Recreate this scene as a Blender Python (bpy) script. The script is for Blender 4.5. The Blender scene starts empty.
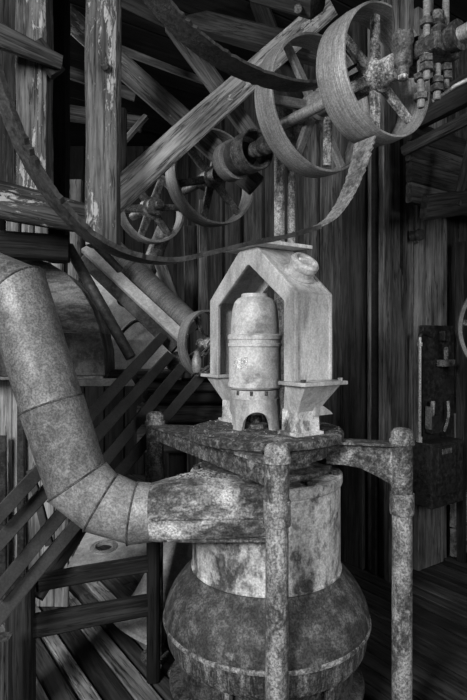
import bpy, bmesh, math, random
from mathutils import Vector, Matrix, noise

random.seed(7)
scene = bpy.context.scene
COL = scene.collection

# ------------------------------------------------------------------ camera
F, CX, CY, H = 540.0, 233.5, 340.0, 1.35
cam_data = bpy.data.cameras.new('camera')
cam_data.sensor_fit = 'VERTICAL'
cam_data.sensor_height = 36.0
cam_data.lens = F * 36.0 / 700.0
cam_data.shift_y = -(350.0 - CY) / 700.0
cam_data.clip_start = 0.05
cam = bpy.data.objects.new('camera', cam_data)
cam.location = (0, 0, H)
cam.rotation_euler = (math.radians(90), 0, 0)
COL.objects.link(cam)
scene.camera = cam

# ------------------------------------------------------------------ world and light
world = bpy.data.worlds.new('world')
scene.world = world
world.use_nodes = True
world.node_tree.nodes['Background'].inputs[0].default_value = (1, 1, 1, 1)
world.node_tree.nodes['Background'].inputs[1].default_value = 0.012


def area_light(name, loc, target, sx, sy, power):
    l = bpy.data.lights.new(name, 'AREA')
    l.shape = 'RECTANGLE'
    l.size, l.size_y = sx, sy
    l.energy = power
    o = bpy.data.objects.new(name, l)
    o.location = loc
    o.rotation_euler = (Vector(target) - Vector(loc)).to_track_quat('-Z', 'Y').to_euler()
    COL.objects.link(o)
    return o


area_light('window_daylight', (-1.7, -1.3, 2.5), (0.2, 2.2, 1.1), 0.8, 1.1, 172)
area_light('right_fill_light', (2.1, -0.9, 1.9), (0.1, 2.2, 1.2), 0.7, 1.2, 48)  # added fill light from the right, its source unseen
area_light('loft_daylight', (-1.9, 3.4, 2.7), (-0.8, 3.2, 0.6), 0.9, 0.9, 50)

scene.view_settings.view_transform = 'Standard'
scene.view_settings.look = 'None'
scene.view_settings.gamma = 1.0
scene.view_settings.use_curve_mapping = False
scene.view_settings.exposure = 0.0

# ------------------------------------------------------------------ axes of the room
U = Vector((0.82, 0.572, 0)).normalized()      # right and away
V = Vector((-0.572, 0.82, 0)).normalized()     # left and away
Z = Vector((0, 0, 1))
SHAFT = -V                                      # line shaft runs towards the viewer's right


def P(px, py, d):
    """world point at depth d seen in the direction of a pixel"""
    return Vector(((px - CX) * d / F, d, H - (py - CY) * d / F))


def depth_on(px, o, direction):
    """where the vertical plane through o along direction meets a pixel column"""
    k = (px - CX) / F
    t = (k * o.y - o.x) / (direction.x - k * direction.y)
    return o.y + t * direction.y


# ------------------------------------------------------------------ materials
def G(v):
    return (v, v, v, 1)


class NT:
    def __init__(self, name):
        self.m = bpy.data.materials.new(name)
        self.m.use_nodes = True
        self.t = self.m.node_tree
        self.b = self.t.nodes['Principled BSDF']

    def n(self, typ, **kw):
        x = self.t.nodes.new(typ)
        for k, v in kw.items():
            if hasattr(x, k) and k not in x.inputs:
                setattr(x, k, v)
            else:
                x.inputs[k].default_value = v
        return x

    def l(self, a, b):
        self.t.links.new(a, b)

    def coords(self, scale):
        tc = self.n('ShaderNodeTexCoord')
        oi = self.n('ShaderNodeObjectInfo')
        mul = self.n('ShaderNodeMath', operation='MULTIPLY')
        mul.inputs[1].default_value = 37.0
        self.l(oi.outputs['Random'], mul.inputs[0])
        add = self.n('ShaderNodeVectorMath', operation='ADD')
        self.l(tc.outputs['Object'], add.inputs[0])
        self.l(mul.outputs[0], add.inputs[1])
        self.co = add.outputs[0]
        self.rand = oi.outputs['Random']
        return self.mapped(scale)

    def mapped(self, scale):
        mp = self.n('ShaderNodeMapping')
        mp.inputs['Scale'].default_value = scale
        self.l(self.co, mp.inputs['Vector'])
        return mp.outputs[0]

    def noise(self, vec, scale=1.0, detail=6.0, rough=0.6, dist=0.0):
        x = self.n('ShaderNodeTexNoise')
        x.inputs['Scale'].default_value = scale
        x.inputs['Detail'].default_value = detail
        x.inputs['Roughness'].default_value = rough
        x.inputs['Distortion'].default_value = dist
        self.l(vec, x.inputs['Vector'])
        return x.outputs['Fac']

    def ramp(self, fac, stops):
        r = self.n('ShaderNodeValToRGB')
        e = r.color_ramp.elements
        while len(e) < len(stops):
            e.new(0.5)
        for i, (p, v) in enumerate(stops):
            e[i].position = p
            e[i].color = G(v)
        self.l(fac, r.inputs[0])
        return r.outputs['Color']

    def mix(self, fac, a, b, mode='MIX'):
        x = self.n('ShaderNodeMix', data_type='RGBA', blend_type=mode)
        for sock, v in ((x.inputs[0], fac), (x.inputs[6], a), (x.inputs[7], b)):
            if isinstance(v, (int, float)):
                sock.default_value = v if sock == x.inputs[0] else G(v)
            else:
                self.l(v, sock)
        return x.outputs[2]

    def done(self, col, height, rough=0.75, metal=0.0, bump=0.4, dist=0.01, spec=0.35):
        self.l(col, self.b.inputs['Base Color'])
        if isinstance(rough, (int, float)):
            self.b.inputs['Roughness'].default_value = rough
        else:
            self.l(rough, self.b.inputs['Roughness'])
        self.b.inputs['Metallic'].default_value = metal
        self.b.inputs['Specular IOR Level'].default_value = spec
        bp = self.n('ShaderNodeBump')
        bp.inputs['Strength'].default_value = bump
        bp.inputs['Distance'].default_value = dist
        self.l(height, bp.inputs['Height'])
        self.l(bp.outputs[0], self.b.inputs['Normal'])
        return self.m


def wood(name, lo, hi, flake=0.0, paint=0.6, var=0.5, grain=26.0, bump=0.5, stain=0.5):
    t = NT(name)
    v = t.coords((1.6, grain, grain))
    fib = t.noise(v, 1.0, 8, 0.68, 0.6)
    fine = t.noise(t.mapped((6, grain * 5, grain * 5)), 1.0, 4, 0.7)
    blot = t.noise(t.mapped((2.2, 5, 5)), 1.0, 5, 0.6)
    fib2 = t.mix(0.35, fib, fine)
    c = t.ramp(fib2, [(0.37, lo * 0.35), (0.46, lo), (0.53, (lo + hi) / 2), (0.63, hi)])
    crk = t.noise(t.mapped((0.9, grain * 0.9, grain * 0.9)), 1.0, 5, 0.6, 0.2)
    cr = t.ramp(crk, [(0.486, 1.0), (0.497, 0.25), (0.503, 0.25), (0.514, 1.0)])
    c = t.mix(1.0, c, cr, 'MULTIPLY')
    bl = t.ramp(blot, [(0.36, 1 - stain), (0.62, 1.2)])
    c = t.mix(1.0, c, bl, 'MULTIPLY')
    rv = t.ramp(t.rand, [(0.0, 1 - var * 0.55), (1.0, 1 + var * 0.45)])
    c = t.mix(1.0, c, rv, 'MULTIPLY')
    h = t.mix(0.5, fib2, cr)
    if flake > 0:
        fn = t.noise(t.mapped((13, 52, 52)), 1.0, 10, 0.72, 0.5)
        big = t.noise(t.mapped((1.6, 9, 9)), 1.0, 3, 0.5)
        fsum = t.mix(0.4, fn, big)
        th = 0.62 - 0.2 * flake
        mask = t.ramp(fsum, [(th, 0.0), (th + 0.035, 1.0)])
        pc = t.ramp(fine, [(0.3, paint * 0.7), (0.7, paint)])
        c = t.mix(mask, c, pc)
        h = t.mix(0.5, h, mask)
    return t.done(c, h, 0.82, 0.0, bump, 0.008, 0.25)


def metal(name, base, rust, amount=0.4, scale=6.0, speck=0.3, streak=(1, 1, 1), rough=0.62, met=0.0,
          bump=0.35, edge=0.03, third=None, mott=1.0):
    """old paint of one tone worn through to rust of another"""
    t = NT(name)
    v = t.coords(streak)
    big = t.noise(v, scale, 9, 0.62, 0.25)
    mid = t.noise(v, scale * 5.5, 8, 0.65)
    fine = t.noise(t.mapped((1, 1, 1)), 150.0, 3, 0.7)
    s = t.mix(0.3, big, mid)
    th = 0.36 + 0.28 * (1 - amount)
    mask = t.ramp(s, [(max(th - edge, 0), 0.0), (th + edge, 1.0)])
    bcol = t.ramp(mid, [(0.37, base * (1 - 0.6 * mott)), (0.48, base), (0.62, base * (1 + 0.3 * mott))])
    rcol = t.ramp(mid, [(0.38, rust * (1 - 0.65 * mott)), (0.5, rust), (0.62, rust * (1 + 1.8 * mott))])
    if third is not None:
        spots = t.ramp(t.noise(v, scale * 2.6, 9, 0.7), [(0.58, 0.0), (0.62, 1.0)])
        rcol = t.mix(spots, rcol, third)
    c = t.mix(mask, bcol, rcol)
    sp = t.ramp(fine, [(0.40, 1 - speck), (0.5, 1.0), (0.60, 1 + speck)])
    c = t.mix(1.0, c, sp, 'MULTIPLY')
    h = t.mix(0.45, t.mix(0.35, mid, fine), mask)
    rr = t.ramp(mask, [(0, rough), (1, min(1, rough + 0.2))])
    return t.done(c, h, rr, met, bump, 0.006, 0.4)


M = {}
M['wall_wood'] = wood('wall_boards', 0.04, 0.115, var=0.5, grain=22)
M['wall_pale'] = wood('pale_boards', 0.11, 0.25, var=0.3, grain=22)
M['dark_wood'] = wood('dark_boards', 0.016, 0.05, var=0.6)
M['black_wood'] = wood('black_unlit_timber', 0.006, 0.018, var=0.4)
M['mid_wood'] = wood('weathered_timber', 0.04, 0.13, var=0.4)
M['grey_wood'] = wood('silvered_timber', 0.24, 0.5, flake=0.36, paint=0.6, var=0.1, bump=0.7, stain=0.4)
M['flaky_wood'] = wood('whitewashed_post', 0.055, 0.17, flake=0.5, paint=0.38, var=0.1, bump=0.8, stain=0.45)
M['flaky_dark'] = wood('dark_flaking_timber', 0.02, 0.07, flake=0.24, paint=0.36, var=0.2, bump=0.7)
M['flaky_mid'] = wood('grey_flaking_timber', 0.045, 0.14, flake=0.36, paint=0.4, var=0.1, bump=0.7)
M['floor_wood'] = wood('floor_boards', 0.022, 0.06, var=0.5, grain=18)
M['floor_light'] = wood('lit_pale_boards', 0.16, 0.44, var=0.3, grain=18, stain=0.6)  # pale boards; on the left floor the tone stands in for light
M['floor_dark'] = wood('dark_floor_boards', 0.025, 0.08, var=0.3, grain=18)  # darker planks set between the pale ones
M['head'] = metal('pale_grey_enamel', 0.5, 0.17, amount=0.3, scale=6, speck=0.16, streak=(1.5, 1.5, 0.5), rough=0.5, edge=0.09, mott=0.5)
M['motor'] = metal('cream_motor_paint', 0.6, 0.2, amount=0.28, scale=9, speck=0.16, rough=0.45, edge=0.06, mott=0.3)
M['neck'] = metal('chipped_white_paint', 0.55, 0.055, amount=0.44, scale=5.5, speck=0.25, streak=(1, 1, 0.7))
M['bell'] = metal('rusted_bell_paint', 0.4, 0.055, amount=0.86, scale=4.2, speck=0.5, rough=0.5, mott=0.7)
M['band'] = metal('rusted_band', 0.22, 0.05, amount=0.7, scale=10, speck=0.6, streak=(2, 2, 0.35))
M['spout'] = metal('rusted_spout_paint', 0.5, 0.07, amount=0.64, scale=5.5, speck=0.45, streak=(0.7, 1, 1.3))
M['casting'] = metal('rusted_casting', 0.27, 0.05, amount=0.74, scale=9, speck=0.55, bump=0.6)
M['pipe'] = metal('mottled_pipe_paint', 0.28, 0.085, amount=0.55, scale=12, speck=0.5, streak=(1, 1, 0.6), bump=0.5)
M['pipe_dark'] = metal('dull_shaded_paint', 0.14, 0.05, amount=0.5, scale=11, speck=0.35)
M['galv'] = metal('galvanised_sheet', 0.2, 0.08, amount=0.5, scale=7, speck=0.38, streak=(1, 1, 0.8), rough=0.46, met=0.2, edge=0.11, mott=0.55)
M['galv_light'] = metal('bright_galvanised_sheet', 0.31, 0.13, amount=0.4, scale=9, speck=0.3, rough=0.42, met=0.2, edge=0.1, mott=0.5)
M['iron'] = metal('dark_cast_iron', 0.1, 0.03, amount=0.5, scale=12, speck=0.45, rough=0.5, met=0.2)
M['iron_black'] = metal('black_iron', 0.035, 0.014, amount=0.5, scale=9, speck=0.3, rough=0.55)
M['pulley'] = metal('worn_pulley_steel', 0.34, 0.17, amount=0.45, scale=5, speck=0.22, streak=(0.5, 0.5, 12), rough=0.42, met=0.3, edge=0.15, mott=0.6)
M['spoke'] = metal('scabby_spoke_paint', 0.4, 0.1, amount=0.5, scale=22, speck=0.5, bump=0.6)
M['pulley_dark'] = metal('dull_pulley_steel', 0.2, 0.08, amount=0.5, scale=5, speck=0.25, streak=(0.6, 0.6, 8), rough=0.5, edge=0.15, mott=0.6)
M['belt'] = metal('cracked_belt_leather', 0.026, 0.012, amount=0.45, scale=12, speck=0.25, rough=0.55)
M['belt_lit'] = metal('lit_belt_leather', 0.3, 0.06, amount=0.5, scale=14, speck=0.3, rough=0.6, edge=0.1)
M['hood'] = metal('flaking_hood_paint', 0.13, 0.02, amount=0.45, scale=5, speck=0.3, streak=(0.5, 1, 1.6))
M['pale_sheet'] = metal('dusty_pale_sheet', 0.44, 0.28, amount=0.4, scale=4, speck=0.16, rough=0.6, edge=0.15, mott=0.4)
M['slat'] = metal('dull_black_slat', 0.04, 0.022, amount=0.4, scale=5, speck=0.2, rough=0.6, edge=0.1, mott=0.3)
M['bright'] = metal('polished_rod', 0.4, 0.2, amount=0.3, scale=20, speck=0.2, rough=0.35, met=0.4)
M['rust_bits'] = metal('rust_scale', 0.3, 0.06, amount=0.6, scale=60, speck=0.4)
M['switch'] = metal('black_switch_enamel', 0.022, 0.012, amount=0.5, scale=8, speck=0.2, rough=0.45)
M['plate'] = metal('cast_name_plate', 0.85, 0.5, amount=0.4, scale=60, speck=0.2, bump=1.0)

# ------------------------------------------------------------------ object helpers
WM = {}


def link(name, me, mat, mw, parent=None):
    o = bpy.data.objects.new(name, me)
    COL.objects.link(o)
    if mat is not None and not me.materials:
        me.materials.append(mat)
    WM[o] = mw.copy()
    if parent is not None:
        o.parent = parent
        o.matrix_parent_inverse = WM[parent].inverted()
    o.matrix_basis = mw
    return o


def tag(o, label, cat, group=None, kind=None):
    o['label'] = label
    o['category'] = cat
    if group:
        o['group'] = group
    if kind:
        o['kind'] = kind
    return o


def thing(name, loc, label, cat, group=None):
    o = bpy.data.objects.new(name, None)
    o.empty_display_size = 0.1
    COL.objects.link(o)
    WM[o] = Matrix.Translation(Vector(loc))
    o.matrix_basis = WM[o]
    return tag(o, label, cat, group)


def frame(origin, x, zhint):
    x = Vector(x).normalized()
    z = Vector(zhint)
    z = (z - x * z.dot(x))
    if z.length < 1e-6:
        z = Vector((0, 1, 0)) - x * x.y
    z.normalize()
    y = z.cross(x)
    m = Matrix((x, y, z)).transposed().to_4x4()
    m.translation = Vector(origin)
    return m


def axis_frame(origin, axis, xhint=(1, 0, 0)):
    """local Z along axis"""
    z = Vector(axis).normalized()
    x = Vector(xhint)
    x = x - z * x.dot(z)
    if x.length < 1e-5:
        x = Vector((0, 1, 0)) - z * z.y
    x.normalize()
    y = z.cross(x)
    m = Matrix((x, y, z)).transposed().to_4x4()
    m.translation = Vector(origin)
    return m


def mesh(verts, faces, smooth=False, angle=None):
    me = bpy.data.meshes.new('mesh')
    me.from_pydata([tuple(v) for v in verts], [], faces)
    bm = bmesh.new()
    bm.from_mesh(me)
    bmesh.ops.recalc_face_normals(bm, faces=bm.faces)
    if smooth:
        for f in bm.faces:
            f.smooth = True
        if angle:
            for e in bm.edges:
                if len(e.link_faces) == 2 and e.calc_face_angle(0) > angle:
                    e.smooth = False
    bm.to_mesh(me)
    bm.free()
    return me


def timber_mesh(L, w, t, segs=6, jit=0.004, w2=None, t2=None, ch=0.012, seed=0):
    """worn timber: length along +X from 0, width along Z, thickness along Y"""
    w2 = w if w2 is None else w2
    t2 = t if t2 is None else t2
    vs, fs = [], []
    for i in range(segs + 1):
        f = i / segs
        a, b = (w + (w2 - w) * f) / 2, (t + (t2 - t) * f) / 2
        c = min(ch, a * 0.4, b * 0.4)
        prof = [(-b + c, -a), (b - c, -a), (b, -a + c), (b, a - c), (b - c, a), (-b + c, a), (-b, a - c), (-b, -a + c)]
        for k, (y, z) in enumerate(prof):
            q = Vector((f * L * 3.1 + seed * 7.3, k * 1.7, seed))
            j = noise.noise_vector(q) * jit
            vs.append((f * L + (j.x * 0.5 if 0 < i < segs else j.x), y + j.y, z + j.z))
    for i in range(segs):
        for k in range(8):
            a, b = i * 8 + k, i * 8 + (k + 1) % 8
            fs.append((a, b, b + 8, a + 8))
    fs.append(tuple(range(7, -1, -1)))
    fs.append(tuple(segs * 8 + k for k in range(8)))
    return mesh(vs, fs)


_tc = [0]


def timber(name, A, B, w, t, mat, parent=None, face=None, segs=6, jit=0.004, w2=None, t2=None, ch=0.012):
    """a board from A to B; w = width seen, t = thickness along `face` direction"""
    A, B = Vector(A), Vector(B)
    face = Vector(face) if face is not None else Vector((0, -1, 0))
    x = (B - A).normalized()
    fy = face - x * face.dot(x)
    fy.normalize()
    z = x.cross(fy)
    m = frame(A, x, z)
    _tc[0] += 1
    return link(name, timber_mesh((B - A).length, w, t, segs, jit, w2, t2, ch, _tc[0]), M[mat], m, parent)


def box_mesh(sx, sy, sz, bev=0.0):
    bm = bmesh.new()
    bmesh.ops.create_cube(bm, size=1.0)
    for v in bm.verts:
        v.co = Vector((v.co.x * sx, v.co.y * sy, v.co.z * sz))
    if bev:
        bmesh.ops.bevel(bm, geom=bm.edges[:], offset=bev, segments=2, profile=0.6, affect='EDGES')
    me = bpy.data.meshes.new('mesh')
    bm.to_mesh(me)
    bm.free()
    return me


def box(name, m, sx, sy, sz, mat, parent=None, bev=0.004):
    return link(name, box_mesh(sx, sy, sz, bev), M[mat], m, parent)


def lathe_mesh(prof, n=48, closed=False, ang=0.6, wob=0.0):
    vs, fs = [], []
    k = len(prof)
    for i in range(n):
        a = 2 * math.pi * i / n
        for r, z in prof:
            rr = r * (1 + wob * noise.noise(Vector((math.cos(a) * 2, math.sin(a) * 2, z * 6))))
            vs.append((rr * math.cos(a), rr * math.sin(a), z))
    for i in range(n):
        j = (i + 1) % n
        for q in range(k if closed else k - 1):
            q2 = (q + 1) % k
            fs.append((i * k + q, j * k + q, j * k + q2, i * k + q2))
    if not closed:
        if prof[0][0] > 1e-5:
            fs.append(tuple(i * k for i in range(n))[::-1])
        if prof[-1][0] > 1e-5:
            fs.append(tuple(i * k + k - 1 for i in range(n)))
    me = mesh(vs, fs, True, ang)
    if prof[0][0] <= 1e-5 or prof[-1][0] <= 1e-5:
        bm = bmesh.new()
        bm.from_mesh(me)
        bmesh.ops.remove_doubles(bm, verts=bm.verts, dist=1e-6)
        bm.to_mesh(me)
        bm.free()
    return me


def lathe(name, m, prof, mat, parent=None, n=48, closed=False, ang=0.6, wob=0.0):
    return link(name, lathe_mesh(prof, n, closed, ang, wob), M[mat], m, parent)


def at_z(x, y, z):
    return Matrix.Translation(Vector((x, y, z)))


def smooth_path(pts, n=8):
    pts = [Vector(p) for p in pts]
    out = []
    for i in range(len(pts) - 1):
        p0 = pts[max(i - 1, 0)]
        p1, p2 = pts[i], pts[i + 1]
        p3 = pts[min(i + 2, len(pts) - 1)]
        for k in range(n):
            t = k / n
            out.append(0.5 * ((2 * p1) + (p2 - p0) * t + (2 * p0 - 5 * p1 + 4 * p2 - p3) * t * t
                              + (3 * p1 - p0 - 3 * p2 + p3) * t ** 3))
    out.append(pts[-1])
    return out


def tube_mesh(pts, rad, n=12):
    vs, fs = [], []
    k = len(pts)
    rads = rad if isinstance(rad, (list, tuple)) else [rad] * k
    ref = None
    for i, p in enumerate(pts):
        d = (pts[min(i + 1, k - 1)] - pts[max(i - 1, 0)]).normalized()
        if ref is None:
            ref = Vector((0, 0, 1)) if abs(d.z) < 0.9 else Vector((1, 0, 0))
        x = (ref - d * ref.dot(d)).normalized()
        y = d.cross(x)
        ref = x
        for j in range(n):
            a = 2 * math.pi * j / n
            vs.append(p + (x * math.cos(a) + y * math.sin(a)) * rads[i])
    for i in range(k - 1):
        for j in range(n):
            a, b = i * n + j, i * n + (j + 1) % n
            fs.append((a, b, b + n, a + n))
    fs.append(tuple(range(n - 1, -1, -1)))
    fs.append(tuple((k - 1) * n + j for j in range(n)))
    return mesh(vs, fs, True, 0.8)


def tube(name, pts, rad, mat, parent=None, n=12, smooth=0):
    pts = [Vector(p) for p in pts]
    if smooth:
        pts = smooth_path(pts, smooth)
    o = pts[0].copy()
    return link(name, tube_mesh([p - o for p in pts], rad, n), M[mat], Matrix.Translation(o), parent)


def rod(name, A, B, r, mat, parent=None, n=16, r2=None, bev=0.003):
    """straight round bar with local Z along it"""
    A, B = Vector(A), Vector(B)
    L = (B - A).length
    r2 = r if r2 is None else r2
    b = min(bev, r * 0.3)
    prof = [(0, 0), (r - b, 0), (r, b)]
    for q in (0.25, 0.5, 0.75):
        prof.append((r + (r2 - r) * q, L * q))
    prof += [(r2, L - b), (r2 - b, L), (0, L)]
    return lathe(name, axis_frame(A, B - A), prof, mat, parent, n)


def prism_mesh(poly, depth, bev=0.0):
    """poly in local XZ, extruded along +Y"""
    bm = bmesh.new()
    a = [bm.verts.new((x, 0, z)) for x, z in poly]
    b = [bm.verts.new((x, depth, z)) for x, z in poly]
    bm.faces.new(a)
    bm.faces.new(b[::-1])
    n = len(poly)
    for i in range(n):
        bm.faces.new((a[i], b[i], b[(i + 1) % n], a[(i + 1) % n]))
    bmesh.ops.recalc_face_normals(bm, faces=bm.faces)
    if bev:
        bmesh.ops.bevel(bm, geom=bm.edges[:], offset=bev, segments=2, profile=0.6, affect='EDGES')
    me = bpy.data.meshes.new('mesh')
    bm.to_mesh(me)
    bm.free()
    return me


def prism(name, m, poly, depth, mat, parent=None, bev=0.0):
    return link(name, prism_mesh(poly, depth, bev), M[mat], m, parent)


def ring_prism_mesh(outer, inner, depth):
    """frame between two matching outlines (local XZ) extruded along +Y; open chains"""
    n = len(outer)
    vs = [(x, 0, z) for x, z in outer] + [(x, 0, z) for x, z in inner] \
        + [(x, depth, z) for x, z in outer] + [(x, depth, z) for x, z in inner]
    fs = []
    for i in range(n - 1):
        a, b, c, d = i, i + 1, n + i + 1, n + i
        fs += [(a, b, c, d), (a + 2 * n, d + 2 * n, c + 2 * n, b + 2 * n),
               (a, a + 2 * n, b + 2 * n, b), (d, c, c + 2 * n, d + 2 * n)]
    fs.append((0, n, 3 * n, 2 * n))
    fs.append((n - 1, 3 * n - 1, 4 * n - 1, 2 * n - 1))
    return mesh(vs, fs)


def band(name, pts, width_dir, w, t, mat, parent=None, smooth=10, wlist=None, ragged=0.0, twist=None):
    pts = smooth_path(pts, smooth)
    o = pts[0].copy()
    wd = Vector(width_dir).normalized()
    vs, fs = [], []
    k = len(pts)
    for i, p in enumerate(pts):
        d = (pts[min(i + 1, k - 1)] - pts[max(i - 1, 0)]).normalized()
        if twist is not None:
            wd = Vector(twist).lerp(Vector(width_dir), min(1, 1.6 * i / (k - 1))).normalized()
        nn = d.cross(wd).normalized()
        ww = w if wlist is None else w * (wlist[0] + (wlist[1] - wlist[0]) * i / (k - 1))
        j1 = ragged * noise.noise(Vector((i * 0.9, 0, 3)))
        j2 = ragged * noise.noise(Vector((i * 0.9, 5, 3)))
        q = p - o
        vs += [q - wd * (ww / 2 + j1) - nn * t / 2, q + wd * (ww / 2 + j2) - nn * t / 2,
               q + wd * (ww / 2 + j2) + nn * t / 2, q - wd * (ww / 2 + j1) + nn * t / 2]
    for i in range(k - 1):
        for j in range(4):
            a, b = i * 4 + j, i * 4 + (j + 1) % 4
            fs.append((a, b, b + 4, a + 4))
    fs.append((0, 1, 2, 3))
    fs.append(tuple((k - 1) * 4 + j for j in (3, 2, 1, 0)))
    return link(name, mesh(vs, fs, True, 0.7), M[mat], Matrix.Translation(o), parent)


def hexnut_mesh(r, h):
    vs = [(r * math.cos(i * math.pi / 3), r * math.sin(i * math.pi / 3), z) for z in (0, h) for i in range(6)]
    fs = [(i, (i + 1) % 6, 6 + (i + 1) % 6, 6 + i) for i in range(6)] + [tuple(range(5, -1, -1)), tuple(range(6, 12))]
    return mesh(vs, fs)


def nut(name, p, axis, r, h, mat, parent=None):
    return link(name, hexnut_mesh(r, h), M[mat], axis_frame(p, axis), parent)


def loft(name, rings, mat, parent=None, smooth=True, cap=True, angle=0.7):
    o = rings[0][0].copy()
    n = len(rings[0])
    vs = [p - o for r in rings for p in r]
    fs = []
    for i in range(len(rings) - 1):
        for j in range(n):
            a, b = i * n + j, i * n + (j + 1) % n
            fs.append((a, b, b + n, a + n))
    if cap:
        fs.append(tuple(range(n - 1, -1, -1)))
        fs.append(tuple((len(rings) - 1) * n + j for j in range(n)))
    return link(name, mesh(vs, fs, smooth, angle), M[mat], Matrix.Translation(o), parent)


# ------------------------------------------------------------------ the room
CORNER = Vector((0.873, 3.01, 0))
ROOF = 3.3


def structure(name, loc=(0, 0, 0)):
    o = bpy.data.objects.new(name, None)
    o.empty_display_size = 0.1
    COL.objects.link(o)
    WM[o] = Matrix.Translation(Vector(loc))
    o.matrix_basis = WM[o]
    o['kind'] = 'structure'
    return o


# floor: planks run along V
floor = structure('floor')
floor['label'] = 'worn plank floor of the mill'
sub = box('subfloor', Matrix.Translation((0.4, 3.2, -0.075)), 9.0, 9.0, 0.04, 'black_wood', floor, 0)
pw = 0.088
for i in range(-30, 32):
    off = i * pw
    for k, (a, b) in enumerate(((-2.6 + 0.45 * ((i * 7) % 5) / 5, 1.0 + 0.5 * ((i * 3) % 4) / 4), (None, 4.2))):
        if a is None:
            a = 1.0 + 0.5 * ((i * 3) % 4) / 4 + 0.006
        c0 = Vector((0, 2.2, 0)) + U * off
        A = c0 + V * a
        B = c0 + V * b
        mid_p = (A + B) / 2
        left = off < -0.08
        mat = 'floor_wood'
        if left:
            mat = ('floor_light', 'floor_dark')[i % 2]  # light on the left floor is put into the paler planks
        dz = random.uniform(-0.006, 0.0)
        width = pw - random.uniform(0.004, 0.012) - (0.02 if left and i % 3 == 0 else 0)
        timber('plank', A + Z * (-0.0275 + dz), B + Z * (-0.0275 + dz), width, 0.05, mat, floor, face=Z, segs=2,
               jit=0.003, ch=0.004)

# the boarded partition with its outward corner
wl = structure('wall_left', CORNER)
wl['label'] = 'dark vertical board partition behind the machine'
edges_px = [389, 363, 341, 317, 303, 288, 274, 262, 250, 240, 231, 222, 213, 204, 196, 188, 181, 174, 167, 160, 154, 148]
prev = None
for i, px in enumerate(edges_px):
    d = depth_on(px, CORNER, V)
    p = Vector(((px - CX) * d / F, d, 0))
    if prev is not None:
        mid = (prev + p) / 2
        rec = [0, 0.03, 0.0, 0.02][i % 4]
        mat = 'wall_pale' if i == 1 else ('wall_wood' if i in (3, 4, 8, 14) else 'dark_wood')
        mid += U * (0.02 + rec)
        timber('board', mid, mid + Z * ROOF, (p - prev).length - 0.008, 0.04, mat, wl, face=U, segs=4, jit=0.003, ch=0.004)
    prev = p
box('backing', frame(CORNER + V * 2.6 + U * 0.1 + Z * ROOF / 2, V, Z), 5.2, 0.03, ROOF, 'black_wood', wl, 0)

wr = structure('wall_right', CORNER)
wr['label'] = 'dark board wall behind the switch panel'
prev = None
for i, px in enumerate([389, 408, 418, 444, 451, 463, 474, 488, 503]):
    d = depth_on(px, CORNER, U)
    p = Vector(((px - CX) * d / F, d, 0))
    if prev is not None:
        mid = (prev + p) / 2 + V * (0.02 + [0, 0.0, 0.03, 0.0, 0.025, 0.05, 0.03, 0.03, 0.03][i])
        mat = ('wall_wood', 'wall_wood', 'wall_pale', 'wall_pale', 'wall_pale', 'dark_wood', 'wall_wood', 'wall_wood', 'wall_wood')[i]
        timber('board', mid, mid + Z * ROOF, (p - prev).length - 0.008, 0.04, mat, wr, face=V, segs=4, jit=0.003, ch=0.004)
    prev = p
box('backing', frame(CORNER + U * 1.2 + V * 0.12 + Z * ROOF / 2, U, Z), 2.4, 0.03, ROOF, 'black_wood', wr, 0)
for k, (z0, hgt) in enumerate(((0.02, 0.17), (0.2, 0.2))):
    a = CORNER + U * 0.56 - V * 0.02 + Z * (z0 + hgt / 2)
    timber('skirting_board', a, a + U * 0.9, hgt, 0.035, 'wall_pale', wr, face=V, segs=3, ch=0.004)
a = CORNER + U * 0.575 - V * 0.02 + Z * 0.40
timber('skirting_board', a, a + Z * 0.5, 0.16, 0.03, 'wall_pale', wr, face=V, segs=3, ch=0.004)

wb = structure('wall_back', (-1.6, 5.4, 0))
wb['label'] = 'board wall far behind the pulleys, coloured black for the unlit void'
box('backing', at_z(-1.6, 5.5, ROOF / 2), 4.6, 0.04, ROOF, 'black_wood', wb, 0)  # the unlit void back here is painted as black boards
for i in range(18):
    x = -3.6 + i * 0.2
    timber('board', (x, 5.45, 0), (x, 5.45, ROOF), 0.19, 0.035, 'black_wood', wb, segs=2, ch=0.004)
wside = structure('wall_side', (-2.75, 3.2, 0))
wside['label'] = 'dark board wall beyond the left edge'
box('backing', at_z(-2.8, 3.2, ROOF / 2), 0.04, 5.0, ROOF, 'black_wood', wside, 0)  # darkness of the void at left is put into the black colour

ceil = structure('ceiling', (0, 3, ROOF))
ceil['label'] = 'boarded ceiling above the line shaft, coloured black for the unlit roof space'
box('backing', at_z(0, 3.2, ROOF + 0.06), 6.4, 5.2, 0.03, 'black_wood', ceil, 0)  # the roof space's lack of light is put into the black colour
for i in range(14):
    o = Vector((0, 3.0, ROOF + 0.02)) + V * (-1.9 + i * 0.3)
    timber('ceiling_board', o - U * 2.2, o + U * 2.2, 0.29, 0.03, 'black_wood', ceil, face=Z, segs=3, ch=0.004)

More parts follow.
